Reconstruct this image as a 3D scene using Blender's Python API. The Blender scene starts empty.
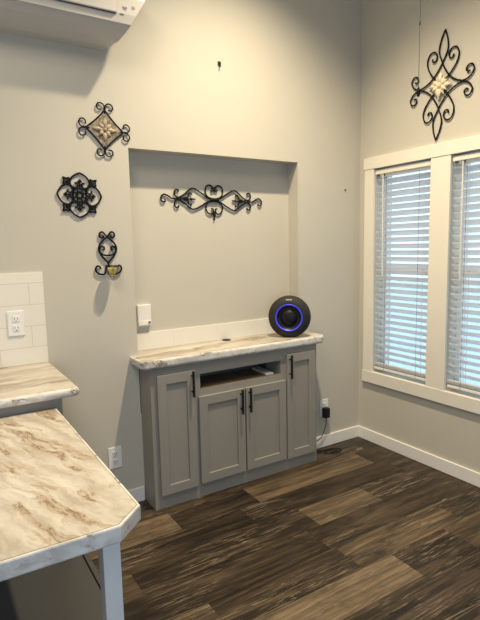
import bpy, bmesh, math, random
from mathutils import Vector, Matrix
random.seed(7)
S = bpy.context.scene
COL = S.collection

# ------------------------------------------------------------------ camera
cam_d = bpy.data.cameras.new('camera'); cam = bpy.data.objects.new('camera', cam_d); COL.objects.link(cam)
PITCH, YAW, ROLL, F = -0.1265, 0.5568, -0.0217, 505.7
CAM = Vector((-2.8588, -2.8301, 1.54))
fw = Vector((math.sin(YAW)*math.cos(PITCH), math.cos(YAW)*math.cos(PITCH), math.sin(PITCH)))
rt = fw.cross(Vector((0, 0, 1))).normalized(); up = rt.cross(fw)
r2 = rt*math.cos(ROLL) + up*math.sin(ROLL); u2 = up*math.cos(ROLL) - rt*math.sin(ROLL)
cam.matrix_world = Matrix(((r2.x, u2.x, -fw.x, CAM.x), (r2.y, u2.y, -fw.y, CAM.y), (r2.z, u2.z, -fw.z, CAM.z), (0, 0, 0, 1)))
cam_d.sensor_fit = 'HORIZONTAL'; cam_d.sensor_width = 36.0; cam_d.lens = F/480*36
cam_d.clip_start = 0.05; cam_d.clip_end = 200
S.camera = cam

# ------------------------------------------------------------------ exposure, sky, lights
S.view_settings.view_transform = 'Standard'; S.view_settings.look = 'None'
S.view_settings.gamma = 1.0; S.view_settings.use_curve_mapping = False
S.view_settings.exposure = -0.25
W = bpy.data.worlds.new('sky'); S.world = W; W.use_nodes = True
bg = W.node_tree.nodes['Background']; bg.inputs[0].default_value = (0.58, 0.79, 1.0, 1); bg.inputs[1].default_value = 2.5

def spot(name, loc, watts, color, angle, blend, radius=0.05, target=None):
    d = bpy.data.lights.new(name, 'SPOT'); d.energy = watts; d.color = color
    d.spot_size = math.radians(angle); d.spot_blend = blend; d.shadow_soft_size = radius
    o = bpy.data.objects.new(name, d); COL.objects.link(o); o.location = loc
    if target: o.rotation_euler = (Vector(target)-Vector(loc)).to_track_quat('-Z', 'Y').to_euler()
    return o
def area(name, loc, target, watts, color, sx, sy):
    d = bpy.data.lights.new(name, 'AREA'); d.energy = watts; d.color = color; d.shape = 'RECTANGLE'; d.size = sx; d.size_y = sy
    o = bpy.data.objects.new(name, d); COL.objects.link(o); o.location = loc
    o.rotation_euler = (Vector(target)-Vector(loc)).to_track_quat('-Z', 'Y').to_euler()
    return o
WARM = (1.0, 0.83, 0.57)
CEIL = 3.85
spot('downlight_niche', (-1.2, -0.93, CEIL-0.02), 590, WARM, 116, 1.0, 0.05)
area('kitchen_fill_light', (-3.4, -2.0, CEIL-0.03), (-3.3, -2.0, 0), 72, (1.0, 0.86, 0.66), 1.3, 1.3)  # unseen broad fill added over the kitchen, sized to soften shadows
spot('room_fill_light', (-2.9, -3.7, CEIL-0.02), 25, WARM, 140, 1.0, 0.06)  # weak fill added out of view for general light, no known fixture
area('daylight_behind', (-3.3, -4.9, 1.3), (-2.7, 0, 0.8), 62, (0.56, 0.75, 1.0), 1.6, 1.3)

# ------------------------------------------------------------------ material helpers
def new_mat(name, rough=0.6, metallic=0.0, spec=0.5):
    m = bpy.data.materials.new(name); m.use_nodes = True
    b = m.node_tree.nodes['Principled BSDF']
    b.inputs['Roughness'].default_value = rough; b.inputs['Metallic'].default_value = metallic
    b.inputs['Specular IOR Level'].default_value = spec
    return m, m.node_tree, b
def nd(nt, t, **kw):
    n = nt.nodes.new(t)
    for k, v in kw.items(): setattr(n, k, v)
    return n
def coords(nt, scale=(1, 1, 1), rot=(0, 0, 0), loc=(0, 0, 0), kind='Object'):
    tc = nd(nt, 'ShaderNodeTexCoord'); mp = nd(nt, 'ShaderNodeMapping')
    mp.inputs['Scale'].default_value = scale; mp.inputs['Rotation'].default_value = rot; mp.inputs['Location'].default_value = loc
    nt.links.new(tc.outputs[kind], mp.inputs['Vector']); return mp.outputs[0]
def noise(nt, vec, scale, detail=4, rough=0.5, dist=0.0):
    n = nd(nt, 'ShaderNodeTexNoise'); n.inputs['Scale'].default_value = scale; n.inputs['Detail'].default_value = detail
    n.inputs['Roughness'].default_value = rough; n.inputs['Distortion'].default_value = dist
    nt.links.new(vec, n.inputs['Vector']); return n.outputs[0]
def ramp(nt, fac, stops):
    r = nd(nt, 'ShaderNodeValToRGB'); e = r.color_ramp.elements
    while len(e) < len(stops): e.new(0.5)
    for el, (p, c) in zip(e, stops):
        el.position = p; el.color = (c[0], c[1], c[2], 1) if not isinstance(c, (int, float)) else (c, c, c, 1)
    nt.links.new(fac, r.inputs[0]); return r.outputs[0]
def mix(nt, fac, a, b, blend='MIX'):
    m = nd(nt, 'ShaderNodeMix', data_type='RGBA', blend_type=blend)
    for sock, v in ((m.inputs[0], fac), (m.inputs[6], a), (m.inputs[7], b)):
        if hasattr(v, 'links') or hasattr(v, 'is_output'): nt.links.new(v, sock)
        elif isinstance(v, (int, float)): sock.default_value = v
        else: sock.default_value = (v[0], v[1], v[2], 1)
    return m.outputs[2]
def bump(nt, b, h, strength, dist):
    n = nd(nt, 'ShaderNodeBump'); n.inputs['Strength'].default_value = strength; n.inputs['Distance'].default_value = dist
    nt.links.new(h, n.inputs['Height']); nt.links.new(n.outputs[0], b.inputs['Normal'])
def simple(name, col, rough=0.6, metallic=0.0, spec=0.5, var=0.06, scale=6.0, bmp=0.0, bscale=80):
    m, nt, b = new_mat(name, rough, metallic, spec)
    v = coords(nt)
    n = noise(nt, v, scale, 3)
    lo = tuple(c*(1-var) for c in col); hi = tuple(min(1, c*(1+var)) for c in col)
    nt.links.new(ramp(nt, n, ((0.3, lo), (0.7, hi))), b.inputs['Base Color'])
    if bmp: bump(nt, b, noise(nt, v, bscale, 4), bmp, 0.002)
    return m

M = {}
M['wall'] = simple('wall_paint', (0.535, 0.510, 0.445), 0.75, spec=0.3, var=0.015, scale=2, bmp=0.08, bscale=140)
M['ceiling'] = simple('ceiling_paint', (0.72, 0.70, 0.65), 0.8, var=0.02)
M['trim'] = simple('white_trim_paint', (0.82, 0.80, 0.75), 0.4, var=0.015)
M['casing'] = simple('window_casing_paint', (0.78, 0.745, 0.66), 0.45, var=0.015)
M['cab'] = simple('grey_cabinet_paint', (0.27, 0.258, 0.232), 0.45, var=0.03, scale=4)
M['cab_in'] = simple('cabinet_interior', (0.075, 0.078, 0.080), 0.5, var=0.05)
M['shelf_wood'] = simple('shelf_board', (0.20, 0.155, 0.105), 0.5, var=0.15, scale=14)
M['leg'] = simple('pale_painted_leg', (0.66, 0.66, 0.65), 0.45, var=0.02)
M['iron'] = simple('black_wrought_iron', (0.008, 0.0075, 0.007), 0.65, 0.0, 0.12, var=0.2, scale=60)
M['black'] = simple('black_plastic', (0.009, 0.009, 0.010), 0.45, spec=0.25, var=0.1)
M['white_pl'] = simple('white_plastic', (0.80, 0.78, 0.74), 0.35, var=0.01)
M['ac'] = simple('air_conditioner_plastic', (0.52, 0.505, 0.475), 0.4, var=0.01)
M['ac_dark'] = simple('air_conditioner_gap', (0.05, 0.05, 0.05), 0.6)
M['ac_mark'] = simple('air_conditioner_marking', (0.28, 0.28, 0.27), 0.6)
M['outlet'] = simple('outlet_plate_plastic', (0.82, 0.81, 0.78), 0.35, var=0.01)
M['slot'] = simple('outlet_slot', (0.02, 0.02, 0.02), 0.6)
M['trunk'] = simple('grey_laminate', (0.070, 0.069, 0.067), 0.25, var=0.04)
M['brass'] = simple('dark_brass', (0.10, 0.08, 0.05), 0.35, 0.8)
M['cream_metal'] = simple('cream_painted_metal', (0.74, 0.62, 0.44), 0.55, var=0.22, scale=30)
M['ground'] = simple('pale_outdoor_ground', (0.62, 0.66, 0.66), 0.9, var=0.05, scale=1)
M['cord'] = simple('grey_cord', (0.12, 0.12, 0.11), 0.5)

def m_tile(name, width, row, ox, oz, mortar=(0.54, 0.51, 0.44, 1)):
    m, nt, b = new_mat(name, 0.3)
    tc = nd(nt, 'ShaderNodeTexCoord'); sp = nd(nt, 'ShaderNodeSeparateXYZ'); cb = nd(nt, 'ShaderNodeCombineXYZ')
    nt.links.new(tc.outputs['Object'], sp.inputs[0])
    for k, (src, o) in enumerate(((0, ox), (2, oz))):
        a = nd(nt, 'ShaderNodeMath', operation='ADD'); nt.links.new(sp.outputs[src], a.inputs[0]); a.inputs[1].default_value = o; nt.links.new(a.outputs[0], cb.inputs[k])
    br = nd(nt, 'ShaderNodeTexBrick'); nt.links.new(cb.outputs[0], br.inputs['Vector'])
    br.offset = 0.5; br.squash = 1
    br.inputs['Scale'].default_value = 1; br.inputs['Brick Width'].default_value = width; br.inputs['Row Height'].default_value = row
    br.inputs['Mortar Size'].default_value = 0.0013; br.inputs['Mortar Smooth'].default_value = 0.3; br.inputs['Bias'].default_value = 0
    br.inputs['Color1'].default_value = (0.80, 0.77, 0.69, 1); br.inputs['Color2'].default_value = (0.78, 0.75, 0.67, 1); br.inputs['Mortar'].default_value = mortar
    nt.links.new(br.outputs['Color'], b.inputs['Base Color'])
    inv = nd(nt, 'ShaderNodeMath', operation='SUBTRACT'); inv.inputs[0].default_value = 1; nt.links.new(br.outputs['Fac'], inv.inputs[1])
    bump(nt, b, inv.outputs[0], 0.4, 0.002)
    return m
M['tile'] = m_tile('cream_tile', 0.32, 0.113, -0.16, -0.014)
M['tile_strip'] = m_tile('cream_tile_strip', 0.32, 0.2, 0.10, -0.86, (0.70, 0.67, 0.59, 1))

def m_marble(name, rot=0.0, along=1.0, across=3.0, base=((0.66, 0.54, 0.37), (0.80, 0.70, 0.52), (0.86, 0.79, 0.64)), soft=(0.36, 0.275, 0.18), vein=(0.20, 0.125, 0.065), s_amt=0.85, v_amt=1.0, rough=0.3):
    # cloudy cream ground, soft tan bands and thin dark veins, all drawn out along one direction
    m, nt, b = new_mat(name, rough)
    tc = nd(nt, 'ShaderNodeTexCoord')
    r0 = nd(nt, 'ShaderNodeMapping'); r0.inputs['Rotation'].default_value = (0, 0, rot); nt.links.new(tc.outputs['Object'], r0.inputs['Vector'])
    wn = nd(nt, 'ShaderNodeTexNoise'); wn.inputs['Scale'].default_value = 5.0; wn.inputs['Detail'].default_value = 5; wn.inputs['Roughness'].default_value = 0.55; nt.links.new(r0.outputs[0], wn.inputs['Vector'])
    wv = nd(nt, 'ShaderNodeVectorMath', operation='MULTIPLY_ADD'); nt.links.new(wn.outputs[1], wv.inputs[0]); wv.inputs[1].default_value = (0.13, 0.12, 0.1); nt.links.new(r0.outputs[0], wv.inputs[2])
    def st(a, c, off=0):
        mp = nd(nt, 'ShaderNodeMapping'); mp.inputs['Scale'].default_value = (a, c, c); mp.inputs['Location'].default_value = (off, off*1.7, 0); nt.links.new(wv.outputs[0], mp.inputs['Vector']); return mp.outputs[0]
    c = ramp(nt, noise(nt, st(along*1.6, across*1.6), 1.0, 5, 0.6), ((0.34, base[0]), (0.50, base[1]), (0.66, base[2])))
    sb = ramp(nt, noise(nt, st(along*1.3, across*1.5, 3.3), 1.0, 6, 0.6), ((0.50, 0.0), (0.60, s_amt), (0.64, s_amt*0.8), (0.72, 0.25*s_amt)))
    c = mix(nt, sb, c, soft)
    ln = ramp(nt, noise(nt, st(along*1.3, across*1.5, 3.3), 1.0, 9, 0.66), ((0.575, 0.0), (0.600, v_amt), (0.612, v_amt), (0.635, 0.0)))
    gt = ramp(nt, noise(nt, st(along*1.8, across*1.2, 9.1), 1.0, 3), ((0.36, 0.0), (0.50, 1.0)))
    g = nd(nt, 'ShaderNodeMath', operation='MULTIPLY'); nt.links.new(ln, g.inputs[0]); nt.links.new(gt, g.inputs[1])
    c = mix(nt, g.outputs[0], c, vein)
    fl = ramp(nt, noise(nt, st(along*5, across*6, 5.5), 1.0, 5, 0.7), ((0.58, 0.0), (0.70, 0.45)))
    c = mix(nt, fl, c, soft)
    nt.links.new(c, b.inputs['Base Color'])
    return m
M['marble'] = m_marble('marble_laminate', math.radians(70), 2.4, 13.5, s_amt=0.85, v_amt=0.95, base=((0.40, 0.36, 0.295), (0.51, 0.475, 0.41), (0.60, 0.57, 0.51)))
M['marble_long'] = m_marble('marble_laminate_streaked', math.radians(-6), 1.4, 7.5, s_amt=0.9, v_amt=1.0, base=((0.37, 0.325, 0.26), (0.475, 0.435, 0.37), (0.57, 0.535, 0.47)), soft=(0.29, 0.235, 0.18))
M['marble_edge'] = m_marble('marble_laminate_edge', 0.4, 5.0, 9.0, base=((0.50, 0.48, 0.45), (0.67, 0.655, 0.62), (0.76, 0.75, 0.725)), soft=(0.46, 0.42, 0.37), vein=(0.20, 0.18, 0.16), s_amt=0.6)

def m_floor():
    m, nt, b = new_mat('dark_wood_planks', 0.36, spec=0.28)
    at = nd(nt, 'ShaderNodeAttribute', attribute_name='plank')      # r: tone, g: random
    sp = nd(nt, 'ShaderNodeSeparateXYZ'); nt.links.new(at.outputs['Vector'], sp.inputs[0])
    tc = nd(nt, 'ShaderNodeTexCoord')
    off = nd(nt, 'ShaderNodeVectorMath', operation='MULTIPLY'); nt.links.new(at.outputs['Vector'], off.inputs[0]); off.inputs[1].default_value = (0, 37, 11)
    ad = nd(nt, 'ShaderNodeVectorMath', operation='ADD'); nt.links.new(tc.outputs['Object'], ad.inputs[0]); nt.links.new(off.outputs[0], ad.inputs[1])
    def sc(x, y):
        mp = nd(nt, 'ShaderNodeMapping'); mp.inputs['Scale'].default_value = (x, y, 1); nt.links.new(ad.outputs[0], mp.inputs['Vector']); return mp.outputs[0]
    base = ramp(nt, sp.outputs[0], ((0.0, (0.017, 0.012, 0.008)), (0.35, (0.036, 0.026, 0.0165)), (0.65, (0.084, 0.061, 0.038)), (1.0, (0.160, 0.119, 0.075))))
    streak = noise(nt, sc(1.6, 22), 1.0, 6, 0.6, 0.6)
    inv = ramp(nt, sp.outputs[0], ((0.45, 1.0), (0.80, 0.42)))
    c = mix(nt, inv, base, ramp(nt, streak, ((0.30, (0.15, 0.14, 0.13)), (0.47, (0.85, 0.85, 0.85)), (0.68, (2.7, 2.65, 2.55)))), 'MULTIPLY')
    grain = noise(nt, sc(4, 110), 1.0, 8, 0.72)
    c = mix(nt, 1.0, c, ramp(nt, grain, ((0.32, (0.55, 0.53, 0.51)), (0.65, (1.35, 1.35, 1.35)))), 'MULTIPLY')
    blot = noise(nt, sc(2.2, 7), 1.0, 5, 0.65, 0.8)
    bm_ = nd(nt, 'ShaderNodeMath', operation='MULTIPLY'); nt.links.new(ramp(nt, blot, ((0.52, 0.0), (0.64, 0.85))), bm_.inputs[0]); nt.links.new(inv, bm_.inputs[1])
    c = mix(nt, bm_.outputs[0], c, (0.016, 0.0105, 0.007))
    scuff = noise(nt, sc(3.5, 60), 1.0, 7, 0.72, 1.6)
    gate = ramp(nt, noise(nt, sc(1.2, 4), 1.0, 2), ((0.46, 0.0), (0.58, 1.0)))
    g = nd(nt, 'ShaderNodeMath', operation='MULTIPLY'); nt.links.new(ramp(nt, scuff, ((0.53, 0.0), (0.61, 0.85))), g.inputs[0]); nt.links.new(gate, g.inputs[1])
    c = mix(nt, g.outputs[0], c, (0.23, 0.18, 0.12))
    nt.links.new(c, b.inputs['Base Color'])
    nt.links.new(ramp(nt, grain, ((0.2, 0.30), (0.8, 0.46))), b.inputs['Roughness'])
    bump(nt, b, grain, 0.12, 0.001)
    return m
M['floor'] = m_floor()

def m_slat():
    m, nt, b = new_mat('white_blind_slat', 0.45)
    b.inputs['Base Color'].default_value = (0.80, 0.80, 0.78, 1)
    tr = nd(nt, 'ShaderNodeBsdfTranslucent'); tr.inputs[0].default_value = (0.86, 0.86, 0.88, 1)
    n = ramp(nt, noise(nt, coords(nt), 9, 2), ((0.3, (0.79, 0.79, 0.77)), (0.7, (0.82, 0.82, 0.80)))); nt.links.new(n, b.inputs['Base Color'])
    mx = nd(nt, 'ShaderNodeMixShader'); mx.inputs[0].default_value = 0.55
    nt.links.new(b.outputs[0], mx.inputs[1]); nt.links.new(tr.outputs[0], mx.inputs[2])
    nt.links.new(mx.outputs[0], nt.nodes['Material Output'].inputs[0]); return m
M['slat'] = m_slat()

def m_glass(name, col=(1, 1, 1), rough=0.0):
    m, nt, b = new_mat(name, rough)
    b.inputs['Base Color'].default_value = (*col, 1); b.inputs['Transmission Weight'].default_value = 1.0; b.inputs['IOR'].default_value = 1.45
    return m
def m_pane():
    m, nt, b = new_mat('window_glass', 0.02)
    t = nd(nt, 'ShaderNodeBsdfTransparent'); t.inputs[0].default_value = (0.95, 0.98, 0.98, 1)
    g = nd(nt, 'ShaderNodeBsdfGlossy'); g.inputs['Roughness'].default_value = 0.02
    mx = nd(nt, 'ShaderNodeMixShader'); mx.inputs[0].default_value = 0.06
    nt.links.new(t.outputs[0], mx.inputs[1]); nt.links.new(g.outputs[0], mx.inputs[2]); nt.links.new(mx.outputs[0], nt.nodes['Material Output'].inputs[0]); return m
M['pane'] = m_pane()
M['cupglass'] = m_glass('amber_glass', (1.0, 0.94, 0.66), 0.05)
M['candle'] = simple('yellow_candle_wax', (0.88, 0.80, 0.48), 0.5, var=0.1)

def m_emit(name, col, strength):
    m, nt, b = new_mat(name, 0.4)
    b.inputs['Base Color'].default_value = (*col, 1); b.inputs['Emission Color'].default_value = (*col, 1); b.inputs['Emission Strength'].default_value = strength; return m
M['blue_led'] = m_emit('blue_light_ring', (0.05, 0.055, 0.75), 0.20)

def m_fabric(name, col):
    m, nt, b = new_mat(name, 0.75)
    v = coords(nt, kind='Object'); w = nd(nt, 'ShaderNodeTexVoronoi'); w.inputs['Scale'].default_value = 260; nt.links.new(v, w.inputs['Vector'])
    nt.links.new(ramp(nt, w.outputs[0], ((0.1, tuple(c*0.5 for c in col)), (0.6, col))), b.inputs['Base Color']); bump(nt, b, w.outputs[0], 0.3, 0.001); return m
M['mesh_black'] = m_fabric('black_speaker_fabric', (0.016, 0.016, 0.016))

def m_plate():
    m, nt, b = new_mat('weathered_tan_plate', 0.7)
    v = coords(nt)
    nt.links.new(ramp(nt, noise(nt, v, 45, 5, 0.65), ((0.33, (0.08, 0.065, 0.05)), (0.5, (0.20, 0.165, 0.12)), (0.68, (0.42, 0.37, 0.29)))), b.inputs['Base Color'])
    bump(nt, b, noise(nt, v, 80, 4), 0.4, 0.002); return m
M['plate'] = m_plate()
M['petal'] = simple('weathered_cream_petal', (0.40, 0.325, 0.23), 0.65, var=0.45, scale=55)

# ------------------------------------------------------------------ object helpers
def tag(o, label, cat, group=None):
    o['label'] = label; o['category'] = cat
    if group: o['group'] = group
    return o
def thing(name, label, cat, loc=(0, 0, 0), group=None):
    o = bpy.data.objects.new(name, None); COL.objects.link(o); o.location = loc; o.empty_display_size = 0.05
    return tag(o, label, cat, group)
def obj(name, bm, mat, parent=None, smooth=False):
    bmesh.ops.recalc_face_normals(bm, faces=bm.faces)
    me = bpy.data.meshes.new(name); bm.to_mesh(me); bm.free()
    for mm in (mat if isinstance(mat, (list, tuple)) else [mat]): me.materials.append(mm)
    o = bpy.data.objects.new(name, me); COL.objects.link(o)
    if smooth:
        for p in me.polygons: p.use_smooth = True
    if parent is not None:
        o.parent = parent
        # meshes are written in world coordinates: shift them into the parent's frame
        root = parent
        off = Vector((0, 0, 0))
        while root is not None: off += root.location; root = root.parent
        me.transform(Matrix.Translation(-off))
    return o
def struct(name, bm, mat, parent=None):
    o = obj(name, bm, mat, parent)
    if parent is None: o['kind'] = 'structure'
    return o
def box(bm, x0, x1, y0, y1, z0, z1, bev=0.0, seg=2):
    r = bmesh.ops.create_cube(bm, size=1.0, matrix=Matrix.Translation(((x0+x1)/2, (y0+y1)/2, (z0+z1)/2)) @ Matrix.Diagonal((abs(x1-x0), abs(y1-y0), abs(z1-z0), 1)))
    if bev:
        es = {e for v in r['verts'] for e in v.link_edges}
        bmesh.ops.bevel(bm, geom=list(es), offset=bev, segments=seg, profile=0.5, affect='EDGES')
    return bm
def bx(*a, **k): return box(bmesh.new(), *a, **k)
def cr(pts, n=8, closed=False):                      # Catmull-Rom through 3D points
    P = [Vector(p) for p in pts]; out = []
    N = len(P); rng = N if closed else N-1
    for i in range(rng):
        if closed: p0, p1, p2, p3 = P[(i-1) % N], P[i], P[(i+1) % N], P[(i+2) % N]
        else: p0, p1, p2, p3 = P[max(i-1, 0)], P[i], P[i+1], P[min(i+2, N-1)]
        for k in range(n):
            t = k/n
            out.append(0.5*((2*p1) + (p2-p0)*t + (2*p0-5*p1+4*p2-p3)*t*t + (3*p1-p0-3*p2+p3)*t**3))
    if not closed: out.append(P[-1])
    return out
def tube(bm, pts, r, sides=8, closed=False, r_end=None):
    pts = [Vector(p) for p in pts]; n = len(pts); rings = []
    nrm = None
    for i, p in enumerate(pts):
        a = pts[(i-1) % n] if (closed or i > 0) else p; b = pts[(i+1) % n] if (closed or i < n-1) else p
        t = (b-a).normalized() if (b-a).length > 1e-9 else Vector((0, 0, 1))
        if nrm is None:
            nrm = t.orthogonal().normalized()
        nrm = (nrm - t*nrm.dot(t)).normalized(); bi = t.cross(nrm)
        rr = r if r_end is None else r + (r_end-r)*i/(n-1)
        rings.append([bm.verts.new(p + (nrm*math.cos(2*math.pi*k/sides) + bi*math.sin(2*math.pi*k/sides))*rr) for k in range(sides)])
    for i in range(n if closed else n-1):
        A, B = rings[i], rings[(i+1) % n]
        best = 0
        if closed and i == n-1:
            best = min(range(sides), key=lambda s: (A[0].co-B[s].co).length)
        for k in range(sides): bm.faces.new((A[k], A[(k+1) % sides], B[(k+1+best) % sides], B[(k+best) % sides]))
    if not closed:
        bm.faces.new(rings[0][::-1]); bm.faces.new(rings[-1])
    return bm
def cyl(bm, p, q, r, sides=16, r2=None):
    return tube(bm, [p, q], r, sides, r_end=r if r2 is None else r2)
def prism(bm, poly, z0, z1, bev_top=0.0):
    lo = [bm.verts.new((x, y, z0)) for x, y in poly]; hi = [bm.verts.new((x, y, z1)) for x, y in poly]
    n = len(poly)
    bm.faces.new(lo[::-1]); bm.faces.new(hi)
    for i in range(n): bm.faces.new((lo[i], lo[(i+1) % n], hi[(i+1) % n], hi[i]))
    return bm
def lathe(bm, prof, origin, axis, sides=48, cap=True):   # prof: (radius, along-axis)
    ax = Vector(axis).normalized(); n1 = ax.orthogonal().normalized(); n2 = ax.cross(n1); O = Vector(origin); rings = []
    for r, h in prof:
        if r < 1e-6: rings.append([bm.verts.new(O+ax*h)])
        else: rings.append([bm.verts.new(O+ax*h+(n1*math.cos(2*math.pi*k/sides)+n2*math.sin(2*math.pi*k/sides))*r) for k in range(sides)])
    for A, B in zip(rings, rings[1:]):
        for k in range(sides):
            j = (k+1) % sides
            if len(A) == 1 and len(B) == 1: continue
            if len(A) == 1: bm.faces.new((A[0], B[j], B[k]))
            elif len(B) == 1: bm.faces.new((A[k], A[j], B[0]))
            else: bm.faces.new((A[k], A[j], B[j], B[k]))
    return bm

# ------------------------------------------------------------------ room shell
NXL, NXR, NZT, ND, NZB = -1.818, -0.6014, 2.1025, 0.112, 0.55
XL, YF = -5.6, -6.0

# floor: planks running along the back wall; each has a tone (0 dark .. 1 tan)
def floor():
    bm = bmesh.new(); lay = bm.loops.layers.float_color.new('plank')
    rows = {0: [(-1.35, .30), (-0.15, .35), (1, .25)],
            1: [(-1.77, .78), (-1.25, .14), (-0.275, .74), (1, .20)],
            2: [(-2.62, .3), (-1.40, .22), (-0.20, .14), (1, .3)],
            3: [(-2.143, .68), (-1.12, .24), (-0.629, .72), (1, .16)],
            4: [(-2.45, .3), (-1.22, .30), (-0.10, .34), (1, .2)],
            5: [(-1.93, .55), (-1.20, .28), (-0.42, .56), (1, .22)],
            6: [(-2.22, .3), (-1.005, .92), (-0.60, .22), (1, .62)],
            7: [(-1.55, .35), (-0.35, .24), (1, .4)]}
    P = 0.1975; k = 0; y1 = 0.1
    y = -0.0375; edges = [0.06]
    while y > YF-0.2: edges.append(y); y -= P
    for i in range(len(edges)-1):
        ya, yb = edges[i], edges[i+1]; r = i-1
        if r in rows: ends = list(rows[r])
        else:
            ends = []; x = XL + random.uniform(0.2, 1.2)
            while x < 1: ends.append((x, random.choice((.18, .25, .3, .4, .55, .75)))); x += 1.22
            ends.append((1, .3))
        first = ends[0][0]
        pre = []; x = first-1.22
        while x > XL: pre.insert(0, (x, random.choice((.2, .3, .45, .6)))); x -= 1.22
        x0 = XL-0.1
        for x1, tone in pre+ends:
            x1 = min(x1, 0.06); g = 0.0007
            if x1 <= x0: continue
            vs = [bm.verts.new(c) for c in ((x0+g, yb+g, 0), (x1-g, yb+g, 0), (x1-g, ya-g, 0), (x0+g, ya-g, 0))]
            f = bm.faces.new(vs); rv = random.random()
            for l in f.loops: l[lay] = (tone, rv, random.random()*0+rv*0.7, 1)
            x0 = x1
    # sub-floor under the seams
    vs = [bm.verts.new(c) for c in ((XL-.1, YF-.1, -0.0015), (0.06, YF-.1, -0.0015), (0.06, 0.06, -0.0015), (XL-.1, 0.06, -0.0015))]
    f = bm.faces.new(vs)
    for l in f.loops: l[lay] = (0, .5, .5, 1)
    return struct('floor', bm, M['floor'])
floor()
bm = bmesh.new()
box(bm, XL, NXL, 0, 0.16, 0, CEIL); box(bm, NXR, 0.16, 0, 0.16, 0, CEIL)
box(bm, NXL, NXR, 0, 0.16, NZT, CEIL); box(bm, NXL, NXR, 0, 0.16, 0, NZB); box(bm, NXL, NXR, ND, 0.16, NZB, NZT)
struct('wall_back', bm, M['wall'])
WIN = [(-0.640, -0.150), (-1.280, -0.787)]; WZ0, WZ1 = 0.560, 2.074
bm = bmesh.new()
box(bm, 0, 0.15, WIN[0][1], 0, 0, CEIL); box(bm, 0, 0.15, WIN[1][1], WIN[0][0], 0, CEIL); box(bm, 0, 0.15, YF, WIN[1][0], 0, CEIL)
for a, b in WIN:
    box(bm, 0, 0.15, a, b, 0, WZ0); box(bm, 0, 0.15, a, b, WZ1, CEIL)
struct('wall_right', bm, M['wall'])
struct('wall_left', bx(XL-0.15, XL, YF, 0.16, 0, CEIL), M['wall'])
struct('wall_front', bx(XL, 0.15, YF-0.15, YF, 0, CEIL), M['wall'])
struct('ceiling', bx(XL, 0.15, YF, 0.16, CEIL, CEIL+0.1), M['ceiling'])
def baseboard(name, boxes):
    bm = bmesh.new()
    for b in boxes: box(bm, *b, bev=0.003)
    struct(name, bm, M['trim'])
baseboard('baseboard_back', [(-2.38, -1.822, -0.014, 0, 0, 0.09), (-0.578, 0, -0.014, 0, 0, 0.09)])
baseboard('baseboard_right', [(-0.014, 0, YF, -0.014, 0, 0.09)])
struct('ground', bx(0.6, 30, -20, 15, -0.55, -0.45), M['ground'])

# window casing (trim) and the two windows
bm = bmesh.new()
CY0, CY1, CZ0, CZ1 = -1.370, -0.0610, 0.474, 2.157
T = -0.020
box(bm, T, 0, WIN[0][1], CY1, CZ0+.088, CZ1-.083, bev=.002); box(bm, T, 0, CY0, WIN[1][0], CZ0+.088, CZ1-.083, bev=.002)
box(bm, T, 0, WIN[1][1], WIN[0][0], CZ0+.088, CZ1-.083, bev=.002)
box(bm, T-.004, 0, CY0-.004, CY1+.006, CZ1-.083, CZ1, bev=.002); box(bm, T-.004, 0, CY0-.004, CY1+.006, CZ0, CZ0+.088, bev=.002)
struct('trim_1', bm, M['casing'])
for i, (a, b) in enumerate(WIN):
    bm = bmesh.new(); w = .035
    box(bm, .09, .14, a, a+w, WZ0, WZ1); box(bm, .09, .14, b-w, b, WZ0, WZ1)
    box(bm, .09, .14, a+w, b-w, WZ0, WZ0+w); box(bm, .09, .14, a+w, b-w, WZ1-w, WZ1); box(bm, .085, .14, a+w, b-w, 1.315, 1.36)
    o = struct('window_%d' % (i+1), bm, M['trim'])
    g = obj('pane', bx(.112, .116, a+w, b-w, WZ0+w, WZ1-w), M['pane'], o)

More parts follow.
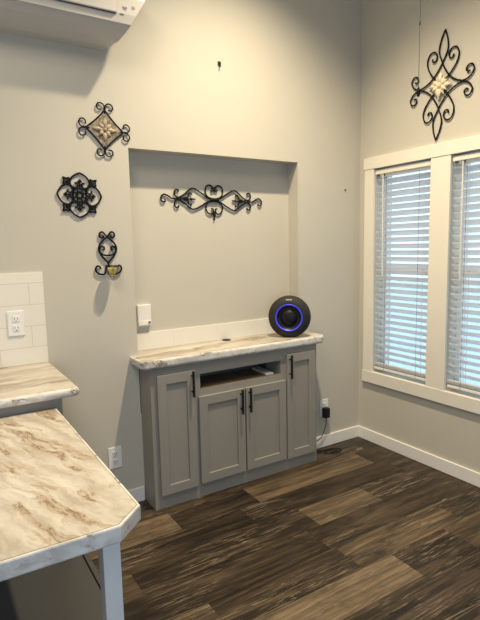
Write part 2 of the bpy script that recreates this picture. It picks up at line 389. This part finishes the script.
def blind(a, b, label, wand_y):
    a += .006; b -= .006
    t = thing('window_blind', label, 'blind', (0.045, (a+b)/2, WZ1), 'white slatted blinds in the two windows')
    xc = 0.029; tilt = math.radians(42)
    obj('headrail', bx(xc-.026, xc+.026, a, b, WZ1-.062, WZ1-.022, bev=.003), M['white_pl'], t)
    obj('valance', bx(-.009, 0.0015, a+.002, b-.002, WZ1-.044, WZ1-.013, bev=.002), M['casing'], t)
    zs = []; z = WZ1-.095
    while z > WZ0+.085: zs.append(z); z -= .0465
    zs += [WZ0+.072, WZ0+.063, WZ0+.054]; hw = .025
    for z in zs:
        tilt = math.radians(42 if z > WZ0+.08 else 8)
        bm = bmesh.new()
        prof = []
        for k in range(5):
            s = -1+2*k/4; u = s*hw; c = 0.0025*(1-s*s)
            prof.append((xc + u*math.cos(tilt) + c*math.sin(tilt), z - u*math.sin(tilt) + c*math.cos(tilt)))
        th = (0.0028*math.sin(tilt), 0.0028*math.cos(tilt))
        ring = prof + [(x-th[0], zz-th[1]) for x, zz in prof[::-1]]
        A = [bm.verts.new((x, a, zz)) for x, zz in ring]; B = [bm.verts.new((x, b, zz)) for x, zz in ring]
        n = len(ring)
        for k in range(n): bm.faces.new((A[k], A[(k+1) % n], B[(k+1) % n], B[k]))
        bm.faces.new(A); bm.faces.new(B[::-1])
        obj('slat', bm, M['slat'], t)
    obj('bottom_rail', bx(xc-.025, xc+.025, a, b, WZ0+.026, WZ0+.044, bev=.003), M['white_pl'], t)
    for fr in (0.20, 0.80):
        y = a+(b-a)*fr
        bm = bmesh.new(); cyl(bm, (xc-.0265, y, WZ0+.03), (xc-.0265, y, WZ1-.06), .0011, 6); cyl(bm, (xc+.0265, y, WZ0+.03), (xc+.0265, y, WZ1-.06), .0011, 6)
        obj('ladder_cord', bm, M['cord'], t)
    bm = bmesh.new(); cyl(bm, (xc-.032, wand_y, WZ1-.05), (xc-.032, wand_y-.004, WZ1-.78), .0042, 8); obj('tilt_wand', bm, M['white_pl'], t)
    obj('bracket', bx(xc-.030, xc-.026, b-.035, b-.012, WZ1-.062, WZ1-.028), M['cord'], t)
    obj('bracket', bx(xc-.030, xc-.026, b-.085, b-.075, WZ1-.060, WZ1-.045), M['cord'], t)
blind(*WIN[0], 'white slatted blind in the window nearest the room corner', -0.150-.075)
blind(*WIN[1], 'white slatted blind in the window cut off by the right edge of the photo', -0.787-.075)

# ------------------------------------------------------------------ media cabinet
CX0, CX1, CFY, CTOP = -1.815, -0.5826, -0.1676, 0.855
t = thing('media_cabinet', 'grey shaker cabinet with four doors and an open shelf under the wall niche', 'cabinet', ((CX0+CX1)/2, -0.08, 0))
OX0, OX1, OZ0, OZ1 = -1.497, -0.892, 0.680, 0.777
bm = bmesh.new()
fy0, fy1 = CFY, CFY+.02
# face frame and carcass with the open bay
box(bm, CX0, OX0, fy0, 0-.0005, 0, CTOP); box(bm, OX1, CX1, fy0, -.0005, 0, CTOP)
box(bm, OX0, OX1, fy0, -.0005, 0, OZ0); box(bm, OX0, OX1, fy0, -.0005, OZ1, CTOP)
obj('body', bm, M['cab'], t)
bm = bmesh.new()
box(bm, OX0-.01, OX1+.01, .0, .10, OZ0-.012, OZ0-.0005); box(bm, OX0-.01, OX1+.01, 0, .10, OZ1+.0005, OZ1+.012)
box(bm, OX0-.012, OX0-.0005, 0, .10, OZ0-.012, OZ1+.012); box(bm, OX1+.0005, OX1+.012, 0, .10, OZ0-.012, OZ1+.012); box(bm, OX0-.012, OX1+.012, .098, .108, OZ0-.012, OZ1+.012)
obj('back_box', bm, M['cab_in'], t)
obj('shelf', bx(OX0+.0005, OX1-.0005, CFY+.003, .097, OZ0, OZ0+.004), M['shelf_wood'], t)
def shaker(x0, x1, z0, z1, hx, hz0, hz1):
    bm = bmesh.new(); y0, y1 = CFY-.019, CFY-.0003; w = .056
    box(bm, x0, x0+w, y0, y1, z0, z1, bev=.0015); box(bm, x1-w, x1, y0, y1, z0, z1, bev=.0015)
    box(bm, x0+w-.001, x1-w+.001, y0, y1, z0, z0+w, bev=.0015); box(bm, x0+w-.001, x1-w+.001, y0, y1, z1-w, z1, bev=.0015)
    box(bm, x0+w-.002, x1-w+.002, y1-.008, y1, z0+w-.002, z1-w+.002)
    d = obj('door', bm, M['cab'], t)
    bm = bmesh.new(); yh = y0-.026
    cyl(bm, (hx, yh, hz0), (hx, yh, hz1), .0078, 12)
    for z in (hz0+.03, hz1-.03): cyl(bm, (hx, y0-.0002, z), (hx, yh, z), .005, 10)
    obj('handle', bm, M['black'], d, smooth=False)
shaker(-1.780, -1.536, .084, .810, -1.562, .656, .812)
shaker(-1.515, -1.190, .089, .640, -1.222, .484, .640)
shaker(-1.180, -0.862, .089, .640, -1.160, .484, .640)
shaker(-0.850, -0.606, .082, .812, -0.830, .650, .808)

def slab(name, poly, z0, z1, mat, round_edges, r, parent=None, seg=4):
    bm = bmesh.new(); prism(bm, poly, z0, z1)
    es = []
    n = len(poly)
    for e in bm.edges:
        a, b = e.verts
        if abs(a.co.z-b.co.z) > 1e-6: continue
        for i in round_edges:
            p, q = Vector(poly[i]), Vector(poly[(i+1) % n])
            if {tuple(round(c, 5) for c in a.co.xy), tuple(round(c, 5) for c in b.co.xy)} == {tuple(round(c, 5) for c in p), tuple(round(c, 5) for c in q)}: es.append(e)
    bmesh.ops.bevel(bm, geom=es, offset=r, segments=seg, profile=0.5, affect='EDGES')
    bmesh.ops.recalc_face_normals(bm, faces=bm.faces)
    for f in bm.faces: f.material_index = 0 if abs(f.normal.z) > 0.93 else 1
    return obj(name, bm, [mat, M['marble_edge']], parent)
MT = 0.910
o = slab('countertop', [(-1.872, -0.0008), (-1.872, -0.165), (-1.845, -0.198), (-0.545, -0.198), (-0.508, -0.16), (-0.508, -0.0008), (-.603, -.0008), (-.603, .1105), (-1.8165, .1105), (-1.8165, -.0008)], CTOP+.0005, MT, M['marble_long'], [0, 1, 2, 3, 4], .016)
tag(o, 'marble-look countertop with rounded edge on the grey media cabinet', 'countertop')
o = obj('backsplash_strip', bx(-1.8165, -.603, .102, .1115, MT+.0005, 1.020, bev=.001), M['tile_strip']); tag(o, 'low cream tile strip along the back of the wall niche', 'backsplash')
bm = bmesh.new(); lathe(bm, [(0, .0), (.031, .0), (.031, .003), (.026, .004), (.024, .0025), (0, .0025)], (-1.165, .072, MT+.0003), (0, 0, 1), 28)
o = obj('cable_grommet', bm, M['black'], smooth=False); tag(o, 'round black cable hole cover set in the media countertop', 'grommet')

# slim white box on the open shelf
bm = bx(-.03, .03, -.10, .10, 0, .014, bev=.003); bmesh.ops.transform(bm, matrix=Matrix.Translation((-.955, -.045, OZ0+.0042)) @ Matrix.Rotation(math.radians(-6), 4, 'Z'), verts=bm.verts)
o = obj('streaming_box', bm, M['white_pl']); tag(o, 'slim white box lying in the open shelf of the grey cabinet', 'electronics')

# ------------------------------------------------------------------ round speaker
SP = Vector((-.752, -.088, MT)); R = .146
axis = Vector((CAM.x-SP.x-.35, CAM.y-SP.y, 0)).normalized()
t = thing('round_speaker', 'round black speaker with a glowing blue ring on the media countertop', 'speaker', SP)
O = SP + Vector((0, 0, R*.955))
bm = bmesh.new()
prof = [(0, -.07), (.06, -.069), (.10, -.062), (.128, -.045), (.142, -.022), (R, 0), (.143, .022), (.132, .042), (.115, .055), (.097, .061), (.093, .0605)]
lathe(bm, prof, O, axis, 64)
for v in bm.verts:
    if v.co.z < MT+.0005: v.co.z = MT+.0005
obj('shell', bm, M['mesh_black'], t, smooth=True)
bm = bmesh.new(); lathe(bm, [(.093, .060), (.0925, .063), (.090, .0645), (.087, .063), (.0825, .058)], O, axis, 64); obj('light_ring', bm, M['blue_led'], t, smooth=True)
bm = bmesh.new(); lathe(bm, [(.0825, .058), (.075, .046), (.056, .042), (.054, .047), (.045, .056), (.025, .062), (0, .064)], O, axis, 64); obj('cone', bm, M['black'], t, smooth=True)
bm = bmesh.new()
side = axis.cross(Vector((0, 0, 1))).normalized()
box(bm, -.02, .02, -.0008, .0008, -.004, .004)
rm = Matrix.Translation(O + axis*.0515 + Vector((0, 0, .1215))) @ axis.to_track_quat('-Y', 'Z').to_matrix().to_4x4() @ Matrix.Rotation(math.radians(-38), 4, 'X')
bmesh.ops.transform(bm, matrix=rm, verts=bm.verts); obj('badge', bm, M['ac_mark'], t)

# ------------------------------------------------------------------ outlets and wall boxes
def outlet(name, label, cx, y, cz, w=.075, h=.122, cat='outlet'):
    t = thing(name, label, cat, (cx, y, cz), None)
    obj('cover_plate', bx(cx-w/2, cx+w/2, y-.006, y-.0004, cz-h/2, cz+h/2, bev=.002), M['outlet'], t)
    for s in (1, -1):
        z = cz+s*.024
        f = obj('socket', bx(cx-.017, cx+.017, y-.0085, y-.005, z-.0165, z+.0165, bev=.003), M['outlet'], t)
        bm = bmesh.new(); box(bm, cx-.0085, cx-.006, y-.0088, y-.008, z-.004, z+.008); box(bm, cx+.006, cx+.0085, y-.0088, y-.008, z-.004, z+.006); cyl(bm, (cx, y-.0088, z-.010), (cx, y-.008, z-.010), .0026, 10)
        obj('slots', bm, M['slot'], f)
    return t
outlet('wall_outlet', 'white wall outlet low on the wall between table and grey cabinet', -1.990, 0, .3125, .080, .130)
outlet('wall_outlet', 'white outlet on the cream tiles above the kitchen counter', -2.474, -.0105, 1.165, .080, .130)
outlet('wall_outlet', 'white wall outlet right of the grey cabinet with a black adapter plugged in', -.366, 0, .305, .080, .130)
t = thing('power_adapter', 'black power adapter plugged into the outlet beside the grey cabinet', 'adapter', (-.368, -.03, .27))
obj('adapter_body', bx(-.392, -.344, -.050, -.0095, .235, .312, bev=.006), M['black'], t)
bm = bmesh.new(); tube(bm, cr([(-.368, -.032, .238), (-.370, -.034, .20), (-.388, -.032, .14), (-.42, -.028, .085), (-.485, -.026, .062), (-.545, -.024, .04), (-.55, -.03, .012), (-.52, -.045, .005), (-.44, -.06, .004), (-.36, -.075, .004), (-.31, -.11, .004), (-.33, -.15, .004), (-.40, -.15, .004), (-.45, -.11, .004), (-.40, -.085, .006), (-.33, -.10, .008), (-.35, -.135, .008), (-.42, -.135, .006)], 8), .0032, 6)
obj('cable', bm, M['black'], t)

t = thing('wall_control_box', 'small white plastic box on the niche back wall above the tile strip', 'thermostat', (-1.73, ND, 1.12))
obj('case', bx(-1.775, -1.690, ND-.028, ND-.0004, 1.063, 1.194, bev=.003), M['white_pl'], t)
obj('lower_flap', bx(-1.772, -1.693, ND-.031, ND-.0275, 1.069, 1.096, bev=.001), M['white_pl'], t)
bm = bmesh.new(); cyl(bm, (-1.704, ND-.0345, 1.084), (-1.704, ND-.030, 1.084), .007, 14); obj('button', bm, M['cord'], t)

bm = bmesh.new(); cyl(bm, (-1.2104, -.0003, 2.655), (-1.2104, -.016, 2.653), .004, 8); box(bm, -1.221, -1.200, -.008, -.0005, 2.645, 2.664, bev=.002); box(bm, -1.214, -1.207, -.018, -.004, 2.628, 2.646, bev=.001)
o = obj('wall_hook', bm, M['brass']); tag(o, 'small dark hook alone high on the wall above the niche', 'hook')
bm = bmesh.new(); cyl(bm, (-.1572, -.0003, 1.9327), (-.1572, -.008, 1.9327), .006, 10)
o = obj('nail', bm, M['brass']); tag(o, 'tiny nail head in the wall right of the niche near the corner', 'nail')

# ------------------------------------------------------------------ kitchen counter and table
KX, KZ = -2.3263, 0.9404
o = obj('backsplash', bx(-3.9, KX, -.010, -.0004, KZ+.0005, 1.4246, bev=.001), M['tile']); tag(o, 'cream subway tile backsplash behind the kitchen counter', 'backsplash')
o = slab('kitchen_countertop', [(-3.9, -.0008), (-3.9, -.622), (-2.335, -.622), (-2.319, -.606), (-2.319, -.0008)], KZ-.040, KZ, M['marble_long'], [1, 2, 3], .017)
tag(o, 'marble-look kitchen countertop with rounded edge below the tile backsplash', 'countertop')
t = thing('kitchen_cabinet', 'grey kitchen cabinet under the counter against the back wall', 'cabinet', (-3.1, -.3, 0))
obj('body', bx(-3.9, -2.392, -.590, -.001, .0, KZ-.0405), M['cab'], t)

TZ = 0.860; tb = .006
poly = [(-3.9, -.600), (-2.424, -.600), (-2.424, -1.598), (-2.500, -1.668), (-3.9, -1.652)]
def inset(p, d):
    P = [Vector(q) for q in p]; out = []
    c = sum(P, Vector((0, 0)))/len(P)
    n = len(P)
    for i in range(n):
        a, b, e = P[i-1], P[i], P[(i+1) % n]
        d1 = (b-a).normalized(); d2 = (e-b).normalized()
        n1 = Vector((d1.y, -d1.x)); n2 = Vector((d2.y, -d2.x))
        k = d/(1+n1.dot(n2)); out.append(b+(n1+n2)*k)
    return [tuple(q) for q in out]
t = thing('peninsula_table', 'marble-look table with a cut corner and pale square leg in the left foreground', 'table', (-3.0, -1.1, 0))
obj('tabletop', prism(bmesh.new(), inset(poly, .0052), TZ-.036, TZ), M['marble'], t)
# edge band all round the visible sides
bm = bmesh.new(); pin = inset(poly, .0035); pout = inset(poly, -.004)
idx = [1, 2, 3, 4]
prof = [(0.0, TZ-.0003), (.80, TZ-.0008), (1.0, TZ-.004), (1.0, TZ-.040), (.75, TZ-.044), (0.0, TZ-.044)]
rings = []
for i in idx:
    a, b = Vector(pin[i]), Vector(pout[i]); rings.append([bm.verts.new((*(a+(b-a)*s), z)) for s, z in prof])
for A, B in zip(rings, rings[1:]):
    n = len(prof)
    for k in range(n): bm.faces.new((A[k], A[(k+1) % n], B[(k+1) % n], B[k]))
bm.faces.new(rings[0]); bm.faces.new(rings[-1][::-1])
obj('edge_band', bm, M['marble_edge'], t)
obj('leg', bx(-2.538, -2.493, -1.642, -1.597, 0, TZ-.0365, bev=.002), M['leg'], t)
obj('leg', bx(-3.85, -3.795, -1.632, -1.587, 0, TZ-.0365, bev=.002), M['leg'], t)

# low grey box under the table
t = thing('storage_trunk', 'low dark grey flat-topped box on the floor beneath the marble-look table', 'storage box', (-2.9, -1.0, 0))
obj('body', bx(-3.6, -2.345, -1.40, -.62, 0, .185, bev=.002), M['trunk'], t)
obj('lid', bx(-3.6, -2.371, -1.40, -.62, .1855, .200, bev=.002), M['trunk'], t)
obj('rim', bx(-2.366, -2.345, -1.40, -.62, .1855, .200, bev=.002), M['trunk'], t)

# ------------------------------------------------------------------ air conditioner
t = thing('air_conditioner', 'white wall-mounted air conditioner cut off by the top left corner', 'air conditioner', (-2.4, 0, 2.75))
def loft(name, prof, x_off, xl, mat, parent):     # prof: (y, z, x of right end)
    bm = bmesh.new(); n = len(prof)
    A = [bm.verts.new((xr, y, z)) for y, z, xr in prof]; B = [bm.verts.new((xl, y, z)) for y, z, xr in prof]
    for k in range(n): bm.faces.new((A[k], A[(k+1) % n], B[(k+1) % n], B[k]))
    bm.faces.new(A[::-1]); bm.faces.new(B)
    return obj(name, bm, mat, parent)
prof = [(-.0004, 2.600, -1.937), (-.06, 2.606, -1.915), (-.12, 2.622, -1.885), (-.17, 2.646, -1.865), (-.205, 2.676, -1.846), (-.213, 2.72, -1.82), (-.215, 2.80, -1.770), (-.205, 2.87, -1.755), (-.17, 2.895, -1.75), (-.0004, 2.895, -1.75)]
loft('casing', prof, 0, -2.80, M['ac'], t)
obj('front_panel', bx(-2.74, -1.928, -.226, -.212, 2.714, 2.86, bev=.004), M['ac'], t)
obj('panel_gap', bx(-2.7415, -1.9262, -.2165, -.2105, 2.711, 2.863), M['ac_dark'], t)
bm = bmesh.new(); box(bm, -2.80, -1.850, -.2068, -.203, 2.674, 2.677); obj('flap_seam', bm, M['ac_mark'], t)
for x0, x1, z0, z1 in ((-1.892, -1.868, 2.748, 2.7535), (-1.888, -1.872, 2.740, 2.7445), (-1.842, -1.826, 2.752, 2.764), (-1.905, -1.885, 2.716, 2.719)):
    obj('indicator_mark', bx(x0, x1, -.2160, -.2125, z0, z1), M['ac_mark'], t)

# ------------------------------------------------------------------ iron wall decor
class Plane:                                       # local (s right, t up) on a wall, n = stand-off from the wall
    def __init__(self, o, right, normal, rot=0.0, scale=1.0):
        self.o = Vector(o); r = Vector(right); u = Vector((0, 0, 1)); c, s = math.cos(rot), math.sin(rot)
        self.r = r*c + u*s; self.u = u*c - r*s; self.n = Vector(normal); self.k = scale
    def __call__(self, s, t, n=.009): return self.o + self.r*s*self.k + self.u*t*self.k + self.n*n
    def cv(self, bm, pts, rad, n=.009, closed=False, sub=8):
        tube(bm, cr([self(s, t, n) for s, t in pts], sub, closed), rad, 8, closed)
    def peg(self, bm, s, t, rad=.003): cyl(bm, self(s, t, .0006), self(s, t, .009), rad, 8)
def mir(p, a=-1, b=1): return [(s*a, t*b) for s, t in p]
def spiral(cx, cz, r0, r1, a0, a1, n=12):
    return [(cx+(r0+(r1-r0)*k/n)*math.cos(math.radians(a0+(a1-a0)*k/n)), cz+(r0+(r1-r0)*k/n)*math.sin(math.radians(a0+(a1-a0)*k/n))) for k in range(n+1)]
def leaf(bm, P, cx, cz, ang, L, Wd, n0, bulge, r0=0.0):   # a cupped petal with thickness
    d = (math.cos(ang), math.sin(ang)); q = (-d[1], d[0]); N = 7
    top, bot = [], []
    for i in range(N):
        u = i/(N-1); w = Wd*math.sin(math.pi*min(1, .08+u*.92))**.8 * (1-.15*u); rad = r0+u*L
        for s in (-1, 0, 1):
            h = n0 + bulge*math.sin(math.pi*u) - (bulge*.6 if s else 0)
            p = P(cx+d[0]*rad+q[0]*w*s, cz+d[1]*rad+q[1]*w*s, h); top.append(bm.verts.new(p)); bot.append(bm.verts.new(p-P.n*.0025))
    for i in range(N-1):
        for j in range(2):
            a, b, c, e = i*3+j, i*3+j+1, i*3+j+4, i*3+j+3
            bm.faces.new((top[a], top[b], top[c], top[e])); bm.faces.new((bot[a], bot[e], bot[c], bot[b]))
    for i in range(N-1):
        for j in (0, 2): bm.faces.new((top[i*3+j], bot[i*3+j], bot[i*3+3+j], top[i*3+3+j]))
    for i in (0, N-1):
        for j in (0, 1): bm.faces.new((top[i*3+j], top[i*3+j+1], bot[i*3+j+1], bot[i*3+j]))

# 1. diamond plaque, upper left
P = Plane((-1.950, 0, 2.185), (1, 0, 0), (0, -1, 0), math.radians(-2.5))
t = thing('wall_plaque', 'black iron diamond plaque with tan carved flower panel and corner scrolls, upper left wall', 'wall decoration', (-1.95, 0, 2.19))
bm = bmesh.new(); H = .098
for k in range(4):
    a = math.pi/2*k; c, s = math.cos(a), math.sin(a)
    def ro(pts): return [(x*c-y*s, x*s+y*c) for x, y in pts]
    P.cv(bm, ro([(H+.006, 0), (H*.5, H*.5), (0, H+.006)]), .0044, sub=4)
    for m in (1, -1):
        sp_ = [(H*.86, 0), (H+.012, m*.003)] + spiral(H+.021, m*.0265, .0245, .013, -m*80, m*215, 11)
        P.cv(bm, ro(sp_), .0038, sub=4)
    P.peg(bm, *ro([(H, 0)])[0])
obj('frame', bm, M['iron'], t)
bm = bmesh.new(); q = [P(*p, .006) for p in ((H, 0), (0, H), (-H, 0), (0, -H))]; q2 = [v+P.n*.004 for v in q]
A = [bm.verts.new(v) for v in q]; B = [bm.verts.new(v) for v in q2]; bm.faces.new(A); bm.faces.new(B[::-1])
for i in range(4): bm.faces.new((A[i], A[(i+1) % 4], B[(i+1) % 4], B[i]))
obj('panel', bm, M['plate'], t)
for k in range(8):
    bm = bmesh.new(); a = math.pi/4*k; L = .060 if k % 2 == 0 else .042
    leaf(bm, P, 0, 0, a, L, .0125, .013, .008, .006); obj('petal', bm, M['petal'], t, smooth=True)
bm = bmesh.new(); lathe(bm, [(.010, .012), (.010, .018), (.006, .023), (0, .024)], P(0, 0, 0), P.n, 16); obj('flower_center', bm, M['petal'], t, smooth=True)

# 2. quatrefoil medallion
P = Plane((-2.1065, 0, 1.829), (1, 0, 0), (0, -1, 0), math.radians(-3))
bm = bmesh.new(); r_ = .0048
for k in range(4):
    a = math.pi/2*k; c, s = math.cos(a), math.sin(a)
    def ro(pts): return [(x*c-y*s, x*s+y*c) for x, y in pts]
    half = [(.118, 0), (.109, .020), (.094, .040), (.072, .052), (.052, .048), (.040, .034), (.040, .018), (.052, .010), (.064, .016), (.062, .027)]
    P.cv(bm, ro(half), r_, n=.007, sub=5); P.cv(bm, ro(mir(half, 1, -1)), r_, n=.007, sub=5)
    P.cv(bm, ro([(.036, 0), (.085, 0)]), .0045, n=.007, sub=3); P.cv(bm, ro([(.068, -.011), (.080, 0), (.068, .011)]), .0045, n=.007, sub=3)
    # corner tabs between the lobes
    P.cv(bm, ro([(.052, .056), (.056, .066), (.054, .078), (.057, .087), (.066, .083), (.076, .083), (.087, .087), (.084, .076), (.083, .066), (.087, .057), (.078, .054), (.066, .056), (.056, .052)]), .0052, n=.007, sub=4)
    P.cv(bm, ro([(.060, .074), (.068, .068), (.074, .060)]), .0042, n=.007, sub=4)
    P.cv(bm, ro([(.045, .045), (.072, .072)]), .0045, n=.007, sub=3)
    P.cv(bm, ro([(.036, .0), (.028, .028), (.0, .036)]), .005, n=.007, sub=4)
    P.cv(bm, ro([(.030, .030), (.045, .047)]), .006, n=.007, sub=3)
for d in (-.012, .012):
    P.cv(bm, [(d, -.034), (d, .034)], .0042, n=.007, sub=3); P.cv(bm, [(-.034, d), (.034, d)], .0042, n=.007, sub=3)
P.cv(bm, spiral(0, 0, .019, .019, 0, 360, 16)[:-1], .004, n=.007, closed=True, sub=3)
for p in ((.05, .05), (-.05, .05), (-.05, -.05), (.05, -.05)): cyl(bm, P(*p, .0006), P(*p, .007), .004, 8)
o = obj('wall_medallion', bm, M['iron'], smooth=True); tag(o, 'black iron openwork medallion with four heart-shaped lobes, second from top on the left wall', 'wall decoration')

# 3. candle sconce
P = Plane((-1.970, 0, 1.500), (1, 0, 0), (0, -1, 0))
t = thing('candle_sconce', 'black iron scrolled sconce holding a yellow candle, lowest on the left wall', 'sconce', (-1.968, 0, 1.50))
bm = bmesh.new()
for m in (1, -1):
    side_ = [(-.006*m, -.042), (.020*m, -.018), (.042*m, .010), (.050*m, .035), (.044*m, .062), (.022*m, .088), (0, .106), (-.014*m, .122)] + [(x*m, z) for x, z in [(-.024, .132), (-.038, .128), (-.043, .113), (-.034, .101), (-.022, .104), (-.021, .114)]]
    P.cv(bm, side_, .0050, sub=6)
    P.cv(bm, [(.047*m, .022), (.044*m, .042), (.032*m, .052), (.020*m, .046), (.021*m, .034), (.029*m, .034)], .0050, sub=5)
    P.cv(bm, [(.012*m, -.052), (.022*m, -.098), (.048*m, -.102), (.068*m, -.090), (.074*m, -.070), (.062*m, -.056), (.048*m, -.062), (.048*m, -.074)], .0050, sub=5)
P.cv(bm, [(-.043, .018), (-.025, .005), (0, .001), (.025, .005), (.043, .018)], .0050, sub=5)
P.cv(bm, [(0, -.038), (0, -.098)], .004, sub=3)
P.peg(bm, 0, .106); P.peg(bm, 0, -.045)
obj('frame', bm, M['iron'], t, smooth=True)
cc = P(.006, 0, .056)
bm = bmesh.new(); tube(bm, [cc + Vector((math.cos(2*math.pi*k/24)*.0345, math.sin(2*math.pi*k/24)*.0345, -.062)) for k in range(24)], .0026, 6, True)
tube(bm, [P(0, -.062, .012), P(.003, -.062, .022)], .0026, 6)
obj('cup_ring', bm, M['iron'], t, smooth=True)
t = thing('votive_candle', 'yellow candle in a small amber glass cup held by the black iron sconce', 'candle', (cc.x, cc.y, cc.z-.11))
bm = bmesh.new(); lathe(bm, [(0, -.116), (.020, -.116), (.025, -.108), (.0285, -.068), (.0300, -.054), (.0280, -.054), (.0265, -.068), (.023, -.106), (0, -.110)], cc, (0, 0, 1), 28); obj('glass_cup', bm, M['cupglass'], t, smooth=True)
bm = bmesh.new(); lathe(bm, [(0, -.1095), (.0215, -.1055), (.0255, -.066), (0, -.065)], cc, (0, 0, 1), 24); obj('wax', bm, M['candle'], t, smooth=True)
bm = bmesh.new(); cyl(bm, cc+Vector((0, 0, -.0655)), cc+Vector((0, 0, -.055)), .001, 6); obj('wick', bm, M['black'], t)

# 4. long horizontal scroll in the niche
P = Plane((-1.2135, ND, 1.838), (1, 0, 0), (0, -1, 0), math.radians(-.6))
bm = bmesh.new(); r_ = .0048
for m in (1, -1):
    def g(p): return [(s*m, t_) for s, t_ in p]
    P.cv(bm, g([(.0, .006), (.045, .018), (.064, .045), (.060, .078), (.036, .094), (.012, .084), (.004, .066), (.016, .056), (.024, .064)]), r_, sub=6)
    P.cv(bm, g([(.0, -.006), (.045, -.018), (.062, -.045), (.052, -.078), (.026, -.090), (.008, -.076), (.010, -.058), (.022, -.056)]), r_, sub=6)
    P.cv(bm, g([(0, .004), (.045, .012), (.095, .042), (.145, .066), (.175, .060), (.215, .028), (.262, .003), (.295, -.002), (.325, .014), (.352, .022), (.372, .006), (.368, -.020), (.348, -.022), (.346, -.008)]), r_, sub=6)
    P.cv(bm, g([(0, -.004), (.045, -.012), (.095, -.040), (.145, -.062), (.175, -.056), (.215, -.026), (.262, -.001)]), r_, sub=6)
    for b_ in (1, -1):
        P.cv(bm, g([(.235, .006*b_), (.268, .010*b_), (.283, .032*b_), (.274, .054*b_), (.256, .052*b_), (.256, .040*b_)]), r_, sub=5)
        P.cv(bm, g([(.215, .006*b_), (.192, .012*b_), (.182, .034*b_), (.168, .038*b_), (.164, .026*b_)]), r_, sub=5)
    P.cv(bm, g([(.245, 0), (.200, 0), (.160, 0), (.138, 0)]), .0046, sub=4)
    for u, w in ((.215, .009), (.190, .009), (.165, .008)):
        lathe(bm, [(0, -.016), (w*.7, -.008), (w, 0), (w*.6, .010), (0, .018)], P(u*m, 0), -P.r*m, 12)
    P.peg(bm, .262*m, 0)
lathe(bm, [(.012, -.030), (.013, 0), (.012, .030)], P(0, 0), P.r, 12)
lathe(bm, [(0, -.020), (.009, -.004), (.010, .006), (.004, .020), (.006, .028), (0, .046)], P(0, -.092), -P.u, 12)
P.cv(bm, [(0, .058), (0, .082)], .005, sub=3); P.cv(bm, [(-.018, .078), (0, .060), (.018, .078)], .0045, sub=4); P.peg(bm, 0, 0, .004)
o = obj('scroll_wall_art', bm, M['iron'], smooth=True); tag(o, 'long horizontal black iron scrollwork hanging inside the wall niche', 'wall decoration')

# 5. tall scroll ornament above the windows
P = Plane((0, -.690, 2.508), (0, -1, 0), (-1, 0, 0), math.radians(-4.5), 0.955)
t = thing('scroll_ornament', 'tall black iron scroll ornament with a cream flower above the windows', 'wall decoration', (0, -.690, 2.515))
bm = bmesh.new(); r_ = .0048
for b_ in (1, -1):
    for m in (1, -1):
        def g(p): return [(s*m, t_*b_) for s, t_ in p]
        P.cv(bm, g([(.170, 0), (.115, .018), (.065, .052), (.022, .104), (-.004, .150), (-.026, .195), (-.033, .235), (-.022, .290), (0, .342)]), r_, sub=6)
        P.cv(bm, g([(.028, .030), (.070, .070), (.108, .125), (.118, .175), (.098, .215), (.066, .218), (.045, .192), (.052, .162), (.074, .160), (.080, .178)]), r_, sub=6)
        P.cv(bm, g([(.150, .002), (.190, .008), (.222, .030), (.236, .062), (.220, .090), (.194, .088), (.182, .066), (.194, .050), (.208, .056)]), r_, sub=6)
        P.peg(bm, .165*m, 0); P.peg(bm, 0, .338*b_, .002)
obj('frame', bm, M['iron'], t, smooth=True)
for k in range(12):
    bm = bmesh.new(); L = .082 if k % 3 == 0 else .062
    leaf(bm, P, 0, 0, math.pi/6*k+math.pi/2, L, .019 if k % 3 == 0 else .015, .017 if k % 2 else .021, .010, .004); obj('petal', bm, M['cream_metal'], t, smooth=True)
bm = bmesh.new(); lathe(bm, [(.018, .016), (.018, .026), (.012, .034), (0, .036)], P(0, 0, 0), P.n, 16); obj('flower_center', bm, M['cream_metal'], t, smooth=True)

# pull chain hanging from the ceiling in the room
PX, PY = -1.6935, -1.8865
t = thing('pull_chain', 'thin pull chain with a dark knob hanging before the tall scroll ornament', 'pull chain', (PX, PY, CEIL))
bm = bmesh.new(); cyl(bm, (PX, PY, 1.945), (PX, PY, CEIL-.012), .0009, 6); obj('chain', bm, M['cord'], t)
bm = bmesh.new(); lathe(bm, [(0, 1.925), (.003, 1.926), (.0055, 1.935), (.004, 1.945), (.0015, 1.952), (0, 1.953)], (PX, PY, 0), (0, 0, 1), 12); obj('knob', bm, M['black'], t, smooth=True)
bm = bmesh.new(); lathe(bm, [(0, 2.106), (.0022, 2.107), (.0026, 2.112), (.0022, 2.117), (0, 2.118)], (PX, PY, 0), (0, 0, 1), 10); obj('connector', bm, M['cord'], t, smooth=True)
bm = bmesh.new(); lathe(bm, [(0, CEIL-.022), (.020, CEIL-.020), (.030, CEIL-.008), (.030, CEIL-.0005), (0, CEIL-.0005)], (PX, PY, 0), (0, 0, 1), 20); obj('ceiling_mount', bm, M['white_pl'], t)
